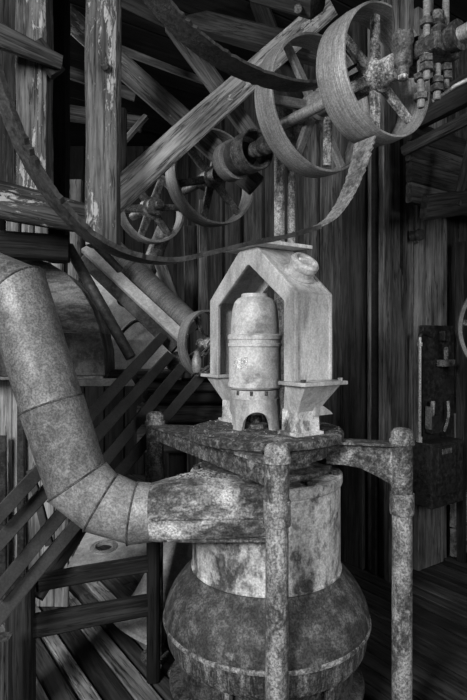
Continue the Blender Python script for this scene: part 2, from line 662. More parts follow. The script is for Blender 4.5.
# ------------------------------------------------------------------ the machine
AX = Vector((0.120, 2.0, 0))
mach = thing('centrifugal_mill', AX, 'rusty bell-shaped mill body with a chipped white neck on the plank floor', 'machine')
mm = Matrix.Translation(AX)
lathe('base', mm, [(0, 0), (0.335, 0), (0.335, 0.095), (0.35, 0.105), (0.356, 0.116), (0.35, 0.127), (0.315, 0.135), (0.315, 0.262), (0, 0.262)],
      'iron', mach, 64)
lathe('band', mm, [(0.33, 0.248), (0.352, 0.252), (0.362, 0.272), (0.369, 0.34), (0.345, 0.345)], 'band', mach, 72)
bell = lathe('bell_housing', mm, [(0.345, 0.342), (0.372, 0.344), (0.374, 0.356), (0.371, 0.38), (0.362, 0.408), (0.348, 0.437), (0.331, 0.463), (0.313, 0.486), (0.298, 0.502),
                           (0.287, 0.514), (0.281, 0.525), (0.27, 0.528)], 'bell', mach, 72)
lathe('seam', mm, [(0.368, 0.334), (0.377, 0.337), (0.379, 0.344), (0.377, 0.351), (0.368, 0.353)], 'pipe', bell, 72)
neck = lathe('neck', mm, [(0.262, 0.515), (0.276, 0.518), (0.276, 0.532), (0.271, 0.536), (0.271, 0.83), (0.276, 0.834), (0.279, 0.842), (0.279, 0.866), (0.272, 0.872), (0.20, 0.875), (0.20, 0.90), (0, 0.90)],
             'neck', mach, 72)
lathe('collar', mm, [(0.0, 0.88), (0.235, 0.882), (0.24, 0.89), (0.235, 0.90), (0.17, 0.905), (0.17, 0.99), (0, 0.99)], 'casting', mach, 48)
for k in range(9):
    a = 0.35 + k * 2 * math.pi / 9
    nut('bolt', AX + Vector((math.cos(a) * 0.256, math.sin(a) * 0.256, 0.872)), Z, 0.013, 0.014, 'casting', neck)
for a in (-2.0, -0.98, 0.2, 2.6, 1.3):
    q = AX + Vector((math.cos(a) * 0.335, math.sin(a) * 0.335, 0.185))
    lathe('lug', axis_frame(q, Z), [(0, 0), (0.013, 0.0), (0.017, 0.008), (0.017, 0.065), (0, 0.068)], 'band', mach, 12)

# inlet spout: round at the left, squared where it meets the neck
spout = thing('inlet_spout', (-0.1, 1.8, 0.7), 'rust-stained squared inlet spout on the mill neck', 'spout')
N = 48
rings = []
LC = P(150, 512, 1.79)
for f in (0, 0.10, 0.25, 0.45, 0.65, 0.85, 1.0):
    xx = LC.x + (0.16 - LC.x) * f
    cy = LC.y + (1.885 - LC.y) * f
    zlo = (LC.z - 0.093) * (1 - f) + 0.716 * f
    zhi = (LC.z + 0.093) * (1 - f) + 0.90 * f + 0.02 * math.sin(min(f / 0.6, 1) * math.pi / 2) * (1 - f)
    ry = 0.093 * (1 - f) + 0.17 * f
    e = 2 + 5 * min(1, f * 1.6)
    ring = []
    for j in range(N):
        a = 2 * math.pi * j / N
        c, s = math.cos(a), math.sin(a)
        yy = math.copysign(abs(c) ** (2 / e), c) * ry
        zz = math.copysign(abs(s) ** (2 / e), s)
        # the top leans down to the front
        ztop = zhi - 0.02 * f * max(0.0, -yy / ry)
        zm = (zlo + ztop) / 2
        ring.append(Vector((xx, cy + yy, zm + zz * (ztop - zlo) / 2)))
    rings.append(ring)
sp = loft('spout_body', rings, 'spout', spout, angle=0.5)
tube('seam', [Vector((LC.x + 0.02, 1.694, 0.785)), Vector((-0.05, 1.702, 0.785)), Vector((0.13, 1.71, 0.785))], 0.0025, 'pipe', spout, 6)
box('bottom_lip', Matrix.Translation((-0.03, 1.716, 0.714)), 0.36, 0.022, 0.008, 'casting', spout, 0.002)

# the four-legged stand
ZB = 0.993
LEG = {'front': P(277, 458, 1.60), 'right': P(402, 441, 1.875), 'left': P(155, 422, 2.30)}
LEG = {k: Vector((v.x, v.y, 0)) for k, v in LEG.items()}
stand = thing('pipe_leg_stand', AX, 'rusted cast stand on three capped pipe legs around the mill', 'stand')
RP = 0.0345
for k, g in LEG.items():
    mt = 'pipe' if k != 'left' else 'pipe_dark'  # left leg stands in shade; that shade is put into darker paint
    leg = lathe('leg', at_z(g.x, g.y, 0), [(0, 0), (0.06, 0), (0.06, 0.012), (RP, 0.014), (RP, 0.3), (RP, 0.6), (RP, 0.80)], mt, stand, 24, wob=0.02)
    zc = 0.80 if k == 'front' else 0.745
    lathe('coupling', at_z(g.x, g.y, zc), [(RP * 0.8, 0), (RP + 0.006, 0.002), (RP + 0.008, 0.01), (RP + 0.006, 0.075), (RP * 0.8, 0.078)], mt, leg, 24)
    lathe('socket', at_z(g.x, g.y, 0.80), [(0, 0), (RP + 0.002, 0), (RP + 0.003, ZB - 0.80), (0, ZB - 0.80)], 'casting' if k != 'front' else 'pipe', stand, 24, wob=0.03)
    lathe('cap', at_z(g.x, g.y, ZB), [(0, -0.004), (RP + 0.008, -0.004), (RP + 0.009, 0.012), (RP + 0.004, 0.015), (RP + 0.003, 0.036), (RP - 0.006, 0.048), (RP - 0.02, 0.052), (0, 0.053)],
          'pipe', leg, 24)


def beam(A, B, hA, hM, hB, arch, name='rail'):
    d = (B - A)
    L = d.length
    ins = RP * 0.6
    poly = [(ins, 0), (L - ins, 0), (L - ins, -hB)]
    for q in (0.85, 0.7, 0.5, 0.3, 0.15):
        hh = hM + (hB - hM) * max(0, (q - 0.4) / 0.6) ** arch + (hA - hM) * max(0, (0.6 - q) / 0.6) ** arch
        poly.append((L * q, -hh))
    poly.append((ins, -hA))
    m = frame(A + Z * (ZB - 0.001), d, Z)
    m.translation = m.translation - m.col[1].to_3d() * 0.016
    r = prism(name, m, poly, 0.032, 'casting', stand, 0.004)
    # top flange
    mf = frame(A + d * 0.5 + Z * (ZB - 0.005), d, Z)
    box('flange', mf, L - 0.02, 0.075, 0.01, 'casting', r, 0.002)
    return r


beam(LEG['left'], LEG['front'], 0.065, 0.07, 0.082, 1.0)
beam(AX + (LEG['right'] - AX).normalized() * 0.2, LEG['right'], 0.085, 0.085, 0.165, 1.3, 'arm')
beam(AX + (LEG['front'] - AX).normalized() * 0.2, LEG['front'], 0.085, 0.085, 0.09, 1.0, 'arm')
q_ = [LEG['front'], AX + Vector((0.05, 0.0, 0)), AX + Vector((-0.1, 0.22, 0)), LEG['left']]
loft('deck_plate', [[p + Z * (ZB - 0.012) for p in q_], [p + Z * (ZB - 0.001) for p in q_]], 'casting', stand, smooth=False)
lathe('deck_disc', Matrix.Translation(AX), [(0, 0.93), (0.225, 0.935), (0.235, 0.985), (0.276, 0.99), (0.283, 0.996), (0.284, 1.016), (0.279, 1.023), (0.2, 1.0245), (0, 1.0255)], 'casting', stand, 72)

# head: gabled yoke over the motor
HC = Vector((0.199, 1.78, 0))        # front right corner of the yoke on plan
HW, HD = 0.50, 0.17
ZF, ZE, ZA = 1.2116, 1.505, 1.685
head = thing('gabled_yoke', AX + Z * 1.02, 'pale gabled steel yoke standing on the round deck', 'yoke')
hm = frame(HC, V, Z)                 # local X along V, local Y = Z x X
# make local +Y point away from the viewer (U)
flipY = hm.col[1].to_3d().dot(U) < 0


def hpt(v, u, z):
    return HC + V * v + U * u + Z * z


def gable_ring(o_in, u0, u1, name, mat, ap=0.05, g=0.0):
    c = HW / 2
    outer = [(-g, ZF), (-g, ZE + g * 0.45), (c - ap, ZA + g * 0.3), (c + ap, ZA + g * 0.3), (HW + g, ZE + g * 0.45), (HW + g, ZF)]
    k = o_in
    inner = [(k, ZF), (k, ZE - k * 0.45), (c - ap * 0.15, ZA - k * 1.25), (c + ap * 0.15, ZA - k * 1.25), (HW - k, ZE - k * 0.45), (HW - k, ZF)]
    n = 6
    O = hpt(c, 0, ZF)
    vs = []
    for uu in (u0, u1):
        for pts in (outer, inner):
            vs += [hpt(a, uu, b) - O for a, b in pts]
    fs = []
    for i in range(n - 1):
        a, b, c2, d = i, i + 1, n + i + 1, n + i
        fs += [(a, b, c2, d), (a + 2 * n, d + 2 * n, c2 + 2 * n, b + 2 * n), (a, a + 2 * n, b + 2 * n, b), (d, c2, c2 + 2 * n, d + 2 * n)]
    fs.append((0, n, 3 * n, 2 * n))
    fs.append((n - 1, 3 * n - 1, 4 * n - 1, 2 * n - 1))
    me = mesh(vs, fs)
    bm = bmesh.new()
    bm.from_mesh(me)
    bmesh.ops.bevel(bm, geom=bm.edges[:], offset=0.002, segments=1, affect='EDGES')
    bm.to_mesh(me)
    bm.free()
    return link(name, me, M[mat], Matrix.Translation(O), head)


gable_ring(0.012, 0.004, HD - 0.004, 'yoke_web', 'head')
gable_ring(0.048, -0.004, 0.010, 'front_flange', 'head', g=0.010)
gable_ring(0.048, HD - 0.010, HD + 0.002, 'rear_flange', 'head', g=0.006)
box('top_plate', frame(hpt(HW / 2, HD / 2, ZA + 0.008), V, Z), 0.25, 0.235, 0.014, 'head', head, 0.003)
# filler cap on the right slope
sl = (V * (-(ZA - ZE)) * -1.0)
slope_n = (-V * (ZA - ZE) + Z * (HW / 2 - 0.05)).normalized()
fp = hpt(0.085, HD * 0.56, ZE + 0.085 / (HW / 2 - 0.05) * (ZA - ZE))
fill = lathe('filler_neck', axis_frame(fp, slope_n), [(0, -0.01), (0.056, -0.005), (0.058, 0.006), (0.048, 0.012), (0.046, 0.032), (0, 0.034)], 'head', head, 32)
lathe('filler_cap', axis_frame(fp + slope_n * 0.032, slope_n), [(0, 0), (0.05, 0), (0.053, 0.006), (0.053, 0.022), (0.046, 0.03), (0.036, 0.031), (0.03, 0.022), (0, 0.02)], 'motor', fill, 32)
link('cap_grip', box_mesh(0.064, 0.014, 0.016, 0.004), M['motor'], axis_frame(fp + slope_n * 0.058, slope_n, U), fill)
# sole plates and brackets
for v0, sgn in ((0.0, -1), (HW, 1)):
    cpt = hpt(v0 + sgn * 0.002, HD / 2, ZF - 0.006)
    sole = box('sole_plate', frame(cpt, V, Z), 0.13, 0.20, 0.013, 'head', head, 0.003)
    # tapering bracket below the sole plate
    rr = []
    for zz, hv, hu, sh in ((ZF - 0.012, 0.052, HD / 2 - 0.005, 0.0), (1.145, 0.042, 0.062, 0.035), (1.10, 0.036, 0.045, 0.062)):
        cc = hpt(v0 - sgn * sh, HD / 2, zz)
        rr.append([cc - V * hv - U * hu, cc - V * hv + U * hu, cc + V * hv + U * hu, cc + V * hv - U * hu])
    loft('bracket', rr, 'head', head, smooth=False)
    cc = hpt(v0 - sgn * 0.062, HD / 2, 1.0225)
    rr = [[cc - V * a - U * b + Z * c, cc - V * a + U * b + Z * c, cc + V * a + U * b + Z * c, cc + V * a - U * b + Z * c]
          for a, b, c in ((0.05, 0.062, 0), (0.05, 0.062, 0.012), (0.042, 0.05, 0.014), (0.04, 0.048, 0.088))]
    loft('foot', rr, 'neck', head, smooth=False)
    for du in (-0.085, 0.085):
        nut('bolt', hpt(v0 + sgn * 0.045, HD / 2 + du, ZF), Z, 0.009, 0.01, 'casting', sole)
# wedge rib behind the right bracket
rr = []
wp = hpt(0.04, HD - 0.065, 1.10)
loft('wedge', [[wp + V * 0.05 + Z * 0.05, wp + V * 0.05 - Z * 0.01, wp + U * 0.085 + V * 0.05 - Z * 0.01, wp + U * 0.075 + V * 0.05],
               [wp - V * 0.03 + Z * 0.045, wp - V * 0.03 - Z * 0.01, wp + U * 0.085 - V * 0.03 - Z * 0.01, wp + U * 0.075 - V * 0.03]], 'head', head, smooth=False)

# motor
MO = Vector(((255 - CX) * 2.02 / F, 2.02, 0))
motor = thing('vertical_motor', MO + Z * 1.03, 'cream vertical electric motor with a name plate inside the gabled yoke', 'motor')


def mz(y):
    return 1.35 - (y - 340) * 2.02 / F


lathe('motor_body', Matrix.Translation(MO), [(0, mz(389)), (0.094, mz(388)), (0.101, mz(386)), (0.101, mz(383)), (0.097, mz(381)), (0.097, mz(347)), (0.101, mz(346)), (0.101, mz(343.5)), (0.098, mz(343)),
      (0.098, mz(340)), (0.102, mz(339)), (0.102, mz(335.5)), (0.094, mz(334)), (0, mz(334))], 'motor', motor, 48)
lathe('motor_dome', Matrix.Translation(MO), [(0.0, mz(335)), (0.091, mz(335)), (0.089, mz(322)), (0.084, mz(309)), (0.076, mz(302)), (0.064, mz(298.5)), (0.052, mz(297.5)), (0.05, mz(294)), (0, mz(293.5))],
      'motor', motor, 48)
bowl = lathe('motor_bowl', Matrix.Translation(MO), [(0, 1.075), (0.045, 1.075), (0.062, 1.084), (0.086, 1.125), (0.092, 1.15), (0.092, mz(389)), (0, mz(389))], 'head', motor, 40)
for a in (-2.35, -1.75, -1.15, -0.4, 0.8, 2.2):
    q = MO + Vector((math.cos(a) * 0.086, math.sin(a) * 0.086, mz(393.5)))
    nut('bolt', q, Z, 0.009, 0.016, 'casting', bowl)
lathe('shaft_boss', Matrix.Translation(MO), [(0, 1.024), (0.05, 1.024), (0.05, 1.04), (0.026, 1.045), (0.026, 1.105), (0, 1.105)], 'casting', motor, 24)
# arched feet under the bowl
vs, fs = [], []
NS = 80
for k in range(NS):
    a = 2 * math.pi * k / NS
    rel = ((a - math.radians(-88)) + math.pi / 4) % (math.pi / 2) - math.pi / 4
    q = abs(rel) / math.radians(33)
    zl = 1.0235 if q >= 1 else 1.03 + 0.062 * math.sqrt(1 - q * q)
    flare = 0.102 - 0.006 * (1 if q < 1 else 0)
    for rr_, zz in ((flare, zl), (0.093, 1.135), (0.080, 1.135), (0.082, zl)):
        vs.append(Vector((math.cos(a) * rr_, math.sin(a) * rr_, zz)))
for k in range(NS):
    for j in range(4):
        a, b = k * 4 + j, k * 4 + (j + 1) % 4
        a2, b2 = ((k + 1) % NS) * 4 + j, ((k + 1) % NS) * 4 + (j + 1) % 4
        fs.append((a, b, b2, a2))
link('arched_skirt', mesh(vs, fs, True, 0.6), M['head'], Matrix.Translation(MO), motor)
# name plate on the left of the body
ang = math.radians(-126)
pn = Vector((math.cos(ang), math.sin(ang), 0))
ppos = MO + pn * 0.097 + Z * mz(362)
vs, fs = [], []
for k in range(7):
    a = ang + (k - 3) * 0.105
    for rr_, zz in ((0.0965, -0.021), (0.100, -0.02), (0.100, 0.02), (0.0965, 0.021)):
        vs.append(MO + Vector((math.cos(a) * rr_, math.sin(a) * rr_, mz(362) + zz)) - ppos)
for k in range(6):
    for j in range(3):
        fs.append((k * 4 + j, k * 4 + j + 1, k * 4 + 5 + j, k * 4 + 4 + j))
fs += [(0, 1, 2, 3), (27, 26, 25, 24)]
plate = link('name_plate', mesh(vs, fs), M['plate'], Matrix.Translation(ppos), motor)
plate['label'] = 'small cast name plate with worn lettering'

# ------------------------------------------------------------------ galvanised duct
duct = thing('galvanised_duct', P(77, 481, 1.79), 'large galvanised elbow duct sloping down to the inlet spout', 'duct')
pts = [P(152, 512, 1.79), P(133, 513, 1.79), P(101, 502, 1.785), P(77, 481, 1.785), P(52, 405, 1.80), P(17, 292, 1.86), P(-10, 281, 1.89), P(-95, 275, 1.95)]
rad = [0.094, 0.096, 0.099, 0.102, 0.103, 0.103, 0.101, 0.101]


def bis(i):
    if i == 0:
        return (pts[1] - pts[0]).normalized()
    if i == len(pts) - 1:
        return (pts[-1] - pts[-2]).normalized()
    return ((pts[i] - pts[i - 1]).normalized() + (pts[i + 1] - pts[i]).normalized()).normalized()


def duct_ring(i, d, r):
    """ring of a straight section with direction d, cut by the mitre plane at point i"""
    n_ = bis(i)
    x = Vector((0, 1, 0)) - d * d.y
    x.normalize()
    y = d.cross(x)
    out = []
    for j in range(40):
        a = 2 * math.pi * j / 40
        q = (x * math.cos(a) + y * math.sin(a)) * r
        q = q - d * (q.dot(n_) / d.dot(n_))
        out.append(pts[i] + q)
    return out


for i in range(len(pts) - 1):
    d = (pts[i + 1] - pts[i]).normalized()
    r0 = duct_ring(i, d, rad[i] + 0.0)
    r1 = duct_ring(i + 1, d, rad[i + 1] + 0.004)
    mid = [a.lerp(b, 0.96) for a, b in zip(r0, r1)]
    sec = loft('duct_section', [r0, mid, r1], 'galv_light' if i in (0, 1, 2) else 'galv', duct)
    # raised bead at the joint
    if i < len(pts) - 2:
        ringp = duct_ring(i + 1, d, rad[i + 1] + 0.003)
        tb = [p for p in ringp] + [ringp[0]]
        tube('joint_bead', tb, 0.0035, 'iron', sec, 6)
    if i == 4 or i == 3:
        qa, qb = r0[7].lerp(r1[7], 0.02), r0[7].lerp(r1[7], 0.97)
        tube('lock_seam', [qa, (qa + qb) / 2, qb], 0.003, 'galv_light', sec, 6)

# ------------------------------------------------------------------ slatted conveyor side
slats = [((163, 336), (-6, 521), 'topmost'), ((170, 355), (-6, 548), 'second'), ((182, 367), (-6, 596), 'third'), ((200, 377), (-6, 622), 'lowest')]
rack = thing('slatted_rack', P(-6, 600, 2.02), 'sloping rack of four dark parallel slats behind the duct', 'rack')
for (a, b, which) in slats:
    A = P(b[0], b[1], 1.74)
    B = P(a[0], a[1], 2.70)
    timber('slat', A, B, 0.048, 0.02, 'slat', rack, face=(0.35, -0.9, 0.2), segs=8, jit=0.003, ch=0.003)
for k, (a, b) in enumerate((((133, 375), (165, 425)), ((30, 470), (50, 545)))):
    d = 2.60 if k == 0 else 2.08
    timber('batten', P(a[0], a[1], d + 0.03), P(b[0], b[1], d + 0.02), 0.03, 0.02, 'slat', rack, segs=3, ch=0.003)

# ------------------------------------------------------------------ wooden railing lower left
PL = Vector((P(21, 600, 1.97).x, 1.97, 0))
PR = Vector((P(153.5, 600, 2.15).x, 2.15, 0))
rail = thing('wooden_railing', PL, 'dark wooden railing of two boards between posts at lower left', 'railing')
timber('post', PL, PL + Z * 0.47, 0.088, 0.08, 'dark_wood', rail, segs=5)
timber('post', PR, PR + Z * 0.72, 0.05, 0.06, 'black_wood', rail, segs=5, jit=0.002)
rd = (PR - PL).normalized()
timber('rail_board', PL + rd * 0.03 + Z * 0.30, PR - rd * 0.02 + Z * 0.30, 0.085, 0.035, 'dark_wood', rail, face=(rd.y, -rd.x, 0), segs=5)
timber('rail_board', PL + rd * 0.06 + Z * 0.455, PR - rd * 0.02 + Z * 0.463, 0.06, 0.04, 'dark_wood', rail, face=(rd.y, -rd.x, 0), segs=5)
timber('brace', P(36, 596, 2.0), P(86, 518, 2.22), 0.06, 0.045, 'dark_wood', rail, segs=4)
o = timber('floor_stub', (P(3, 640, 1.8).x, 1.8, 0), (P(3, 640, 1.8).x, 1.8, 0.36), 0.05, 0.06, 'mid_wood', None, segs=3)
tag(o, 'short grey timber stub at the lower left corner', 'timber')

# ------------------------------------------------------------------ pale chute plate with a round hole
cs = [P(60, 580, 2.45), P(152, 561, 2.6), P(158, 508, 3.2), P(96, 512, 3.1)]
c0 = sum(cs, Vector()) / 4
ex = (cs[1] - cs[0]).normalized()
en = ex.cross(cs[3] - cs[0]).normalized()
if en.z < 0:
    en = -en
m = axis_frame(c0, en, ex)
inv = m.inverted()
bm = bmesh.new()
outer = [bm.verts.new((*(inv @ c).to_2d(), 0)) for c in cs]
# hole where the ray through the pixel meets the plate
dirp = P(104, 547, 1) - Vector((0, 0, H))
tt = (c0 - Vector((0, 0, H))).dot(en) / dirp.dot(en)
hc = inv @ (Vector((0, 0, H)) + dirp * tt)
hole = [bm.verts.new((hc.x + 0.042 * math.cos(a), hc.y + 0.042 * math.sin(a), 0)) for a in [i * math.pi / 10 for i in range(20)]]
es = [bm.edges.new((outer[i], outer[(i + 1) % 4])) for i in range(4)] + [bm.edges.new((hole[i], hole[(i + 1) % 20])) for i in range(20)]
bmesh.ops.triangle_fill(bm, edges=es, use_beauty=True)
r = bmesh.ops.extrude_face_region(bm, geom=bm.faces[:])
for v in [g for g in r['geom'] if isinstance(g, bmesh.types.BMVert)]:
    v.co.z -= 0.012
bmesh.ops.recalc_face_normals(bm, faces=bm.faces)
me = bpy.data.meshes.new('mesh')
bm.to_mesh(me)
bm.free()
chp = thing('chute_plate', c0, 'pale sloping chute plate with a round hole behind the elbow', 'chute')
pl = link('sheet', me, M['pale_sheet'], m, chp)
lathe('hole_rim', m @ Matrix.Translation((hc.x, hc.y, 0)), [(0.044, -0.01), (0.044, 0.006), (0.052, 0.007), (0.068, 0.003), (0.07, 0.0), (0.07, -0.01)], 'galv_light', chp, 28, True)

# pale discharge pipe behind the railing post
b0 = P(140, 658, 2.46)
dp = thing('discharge_pipe', (b0.x, b0.y, 0), 'pale flared discharge pipe rising behind the dark railing post', 'pipe')
axis = (P(196, 520, 2.66) - Vector((b0.x, b0.y, 0.0))).normalized()
L = (P(196, 520, 2.66) - Vector((b0.x, b0.y, 0))).length
lathe('pipe_body', axis_frame((b0.x, b0.y, 0.02), axis), [(0.0, 0.0), (0.125, 0.0), (0.118, 0.05), (0.104, 0.14), (0.098, 0.3), (0.094, L), (0, L)], 'pale_sheet', dp, 32)
lathe('flange', axis_frame((b0.x, b0.y, 0.012), axis), [(0, -0.01), (0.132, -0.008), (0.134, 0.008), (0.126, 0.02), (0, 0.022)], 'pale_sheet', dp, 32)

# ------------------------------------------------------------------ dark rounded machine hood at left
hoodc = P(30, 372, 2.55)
hood = thing('machine_hood', hoodc, 'dark rounded machine hood with flaking paint behind the duct', 'hood')
poly = []
sc = 2.55 / F
for x, y in ((-62, 380), (-62, 262), (28, 257), (48, 262), (66, 273), (80, 289), (91, 308), (98, 330), (101, 352), (102, 380)):
    poly.append(((x - 30) * sc, -(y - 372) * sc))
prism('hood_shell', frame(hoodc, (1, 0.12, 0), Z), poly[::-1], 0.5, 'hood', hood, 0.008)
poly2 = [((x - 30) * sc, -(y - 372) * sc) for x, y in ((-60, 376), (-60, 333), (99, 333), (103, 352), (104, 376))]
prism('lower_band', frame(hoodc + Vector((0, -0.012, 0)), (1, 0.12, 0), Z), poly2[::-1], 0.49, 'iron_black', hood, 0.004)

# bed of dark timbers carrying the chain gear
bed = thing('timber_bed', P(160, 420, 2.9), 'dark stacked timber bed behind the round deck', 'bed')
for k, (y0, y1, x0, x1, off) in enumerate(((370, 377, 106, 250, -0.06), (379, 390, 150, 262, 0.0), (392, 401, 145, 262, -0.02), (404, 420, 140, 262, 0.01), (423, 450, 140, 262, 0.0))):
    d = 3.05 + off
    timber('bed_timber', P(x0, (y0 + y1) / 2, d), P(x1, (y0 + y1) / 2, d + 0.0), (y1 - y0) * d / F, 0.2 if k else 0.3, 'dark_wood' if k != 2 else 'black_wood', bed, segs=5)
timber('bed_leg', (P(178, 420, 3.08).x, 3.08, 0), (P(178, 420, 3.08).x, 3.08, 0.9), 0.1, 0.1, 'black_wood', bed)
timber('bed_leg', (P(252, 420, 3.08).x, 3.08, 0), (P(252, 420, 3.08).x, 3.08, 0.9), 0.1, 0.1, 'black_wood', bed)

# pale hopper sheet in the background
hb = P(120, 372, 3.3)
hop = thing('pale_hopper', hb, 'pale dented hopper sheet seen behind the sloping pole', 'hopper')
rr = [[P(66, 386, 3.2), P(182, 386, 3.2), P(182, 386, 3.5), P(66, 386, 3.5)],
      [P(70, 340, 3.25), P(178, 340, 3.25), P(178, 340, 3.6), P(70, 340, 3.6)],
      [P(84, 280, 3.4), P(158, 262, 3.4), P(158, 262, 3.9), P(84, 280, 3.9)],
      [P(88, 262, 3.45), P(120, 256, 3.45), P(120, 256, 3.9), P(88, 262, 3.9)]]
loft('hopper_body', rr, 'pale_sheet', hop, smooth=False)
tube('bent_rod', [P(116, 338, 3.1), P(128, 326, 3.1), P(136, 320.5, 3.1), P(146, 321, 3.1)], 0.012, 'iron_black', hop, 8, 4)
rod('stub_pipe', P(124, 302, 3.2), P(130, 288, 3.3), 0.045, 'iron', hop)

# bright chute running down to the chain wheel
ch = thing('elevator_chute', P(185, 338, 2.7), 'bright square wooden chute sloping down to the chain wheel', 'chute')
timber('chute_face', P(86, 248, 2.95), P(184, 339, 2.72), 0.062, 0.03, 'pale_sheet', ch, face=(0, -0.8, 0.6), segs=6, jit=0.002, ch=0.003)
timber('chute_shaded_side', P(83, 258, 2.97), P(176, 348, 2.74), 0.07, 0.03, 'iron_black', ch, segs=6, jit=0.002, ch=0.003)  # shadow side of the chute, its shade painted in as black
pt = thing('chute_pipe', P(192, 330, 2.8), 'dark grey round pipe lying along the bright chute', 'pipe')
rod('pipe_barrel', P(103, 240, 3.02), P(193, 327, 2.82), 0.062, 'pulley_dark', pt, 20)
lathe('collar', axis_frame(P(133, 269, 2.95), P(193, 327, 2.82) - P(103, 240, 3.02)), [(0.05, -0.012), (0.066, -0.012), (0.066, 0.012), (0.05, 0.012)], 'iron', pt, 24, True)

# pale boards seen at the left through the rack
pp = thing('pale_partition', P(10, 590, 2.75), 'pale board partition behind the rack at the left edge', 'partition')
for k in range(7):
    x0 = P(-22 + k * 14, 400, 2.75).x
    timber('partition_board', (x0, 2.75, 0), (x0, 2.75, 1.28), 0.068, 0.03, 'floor_light', pp, segs=3, ch=0.003)
timber('strap', (P(21, 400, 2.7).x, 2.7, 0.1), (P(21, 400, 2.7).x, 2.7, 1.27), 0.034, 0.02, 'iron_black', pp, segs=2, ch=0.003)
timber('strap', (P(3, 400, 2.66).x, 2.66, 0.1), (P(3, 400, 2.66).x, 2.66, 0.88), 0.034, 0.02, 'iron_black', pp, segs=2, ch=0.003)
bl = thing('loft_boards', P(40, 240, 3.1), 'pale boards glimpsed between the tie beams at left', 'boards')
for k, x in enumerate((12, 27, 41, 57, 74)):
    timber('loft_board', P(x, 285, 3.15), P(x + 2, 180, 3.15), 0.07, 0.03, 'floor_light', bl, segs=2, ch=0.003)

# poles
for (A, B, r_, mt, lab) in (
        (P(68, 246, 2.62), P(131, 358, 2.56), 0.026, 'iron_black', 'thin black pole sloping past the pale hopper'),
        (P(166, 226, 3.2), P(141, 288, 3.25), 0.05, 'iron', 'dull grey pipe slanting down behind the sagging belt'),
        (P(76, 225, 2.5), P(120, 270, 2.75), 0.02, 'iron_black', 'short black bar beside the top of the chute')):
    o = rod('sloping_pole', A, B, r_, mt, None, 14)
    tag(o, lab, 'pole')
for (A, B, w, mt, lab) in (
        (P(160, 262, 3.16), P(180, 322, 3.12), 0.07, 'wall_pale', 'pale board leaning behind the chute pipe'),
        (P(190, 226, 3.6), P(192, 330, 3.6), 0.09, 'wall_wood', 'upright grey board left of the gabled yoke'),
        (P(203, 200, 3.5), P(204, 335, 3.5), 0.05, 'wall_pale', 'slim pale upright board beside the gabled yoke')):
    o = timber('upright_board', A, B, w, 0.03, mt, None, segs=4)
    tag(o, lab, 'board')

# ------------------------------------------------------------------ pulleys
def pulley(name, near_c, R, W, label, rim_mat, spoke_mat, nsp=6, phase=0.2, rt=0.012, hub_r=0.045, spoke_r=0.016, crown=0.004, hub_out=0.03, group=None, flat=True):
    c = near_c - SHAFT * W / 2
    t_ = thing(name, c, label, 'pulley', group)
    m = axis_frame(c, SHAFT, U)
    prof = [(R - rt, -W / 2), (R - 0.002, -W / 2), (R, -W / 2 + 0.003), (R + crown, 0), (R, W / 2 - 0.003), (R - 0.002, W / 2), (R - rt, W / 2), (R - rt, 0)]
    rim = lathe('rim', m, prof, rim_mat, t_, 96, True, 0.9)
    hub = lathe('hub', m, [(0, -W / 2 - hub_out), (hub_r, -W / 2 - hub_out), (hub_r, -0.03), (hub_r * 1.25, -0.02), (hub_r * 1.25, 0.02), (hub_r, 0.03), (hub_r, W / 2 + hub_out), (hub_r * 0.55, W / 2 + hub_out + 0.004), (0, W / 2 + hub_out + 0.004)],
                spoke_mat, t_, 28)
    for k in range(nsp):
        a = phase + k * 2 * math.pi / nsp
        dv = (m.to_3x3() @ Vector((math.cos(a), math.sin(a), 0)))
        A = c + dv * hub_r * 0.9
        B = c + dv * (R - rt + 0.002)
        tang = SHAFT.cross(dv)
        timber('spoke', A, B, spoke_r * 2.3, spoke_r * 1.3, spoke_mat, t_, face=SHAFT, segs=4, jit=0.002, w2=spoke_r * 1.8, ch=0.007)
    return t_, c


ANEAR = P(390, 70, 1.70)
pa, ca = pulley('belt_pulley', ANEAR, 0.208, 0.118, 'large bright wide-rimmed six-spoked pulley at upper right', 'pulley', 'spoke', 6, 0.5236, 0.008, 0.042, 0.016)
BNEAR = P(324, 103, 2.08)
pb, cb = pulley('belt_pulley', BNEAR, 0.262, 0.10, 'large spoked pulley half hidden behind the big bright one', 'pulley', 'pulley_dark', 6, 0.1, 0.01, 0.045, 0.018)
CNEAR = P(217, 176, 2.96)
pc, cc_ = pulley('belt_pulley', CNEAR, 0.262, 0.11, 'dull spoked pulley in the middle of the sloping braces', 'pulley_dark', 'iron', 6, 0.3, 0.012, 0.05, 0.02)
DNEAR = P(154, 207, 3.05)
pd, cd = pulley('belt_pulley', DNEAR, 0.2, 0.075, 'dark spoked pulley just right of the whitewashed post', 'pulley_dark', 'iron', 6, 0.15, 0.016, 0.05, 0.02)

# shaft, bearing and hangers for the big pulley
shf = thing('line_shaft', ca, 'steel line shaft carrying the big pulley at upper right', 'shaft')
rod('shaft_bar', ca - SHAFT * 0.5, ca + SHAFT * 0.78, 0.021, 'pulley', shf, 24)
lathe('set_collar', axis_frame(ca + SHAFT * 0.125, SHAFT), [(0.02, 0), (0.05, 0), (0.052, 0.006), (0.052, 0.05), (0.046, 0.056), (0.02, 0.056)], 'iron', shf, 28)
bc = ca + SHAFT * 0.225
bear = thing('shaft_bearing', bc, 'dark split bearing block with bolts hanging over the big pulley shaft', 'bearing')
lathe('bearing_shell', axis_frame(bc, SHAFT, Z), [(0.022, -0.075), (0.036, -0.075), (0.04, -0.068), (0.04, -0.055), (0.034, -0.05), (0.034, 0.05), (0.04, 0.055), (0.042, 0.075), (0.022, 0.075)], 'iron', bear, 28)
box('bearing_block', frame(bc - Z * 0.012, SHAFT, Z), 0.085, 0.115, 0.05, 'iron', bear, 0.010)
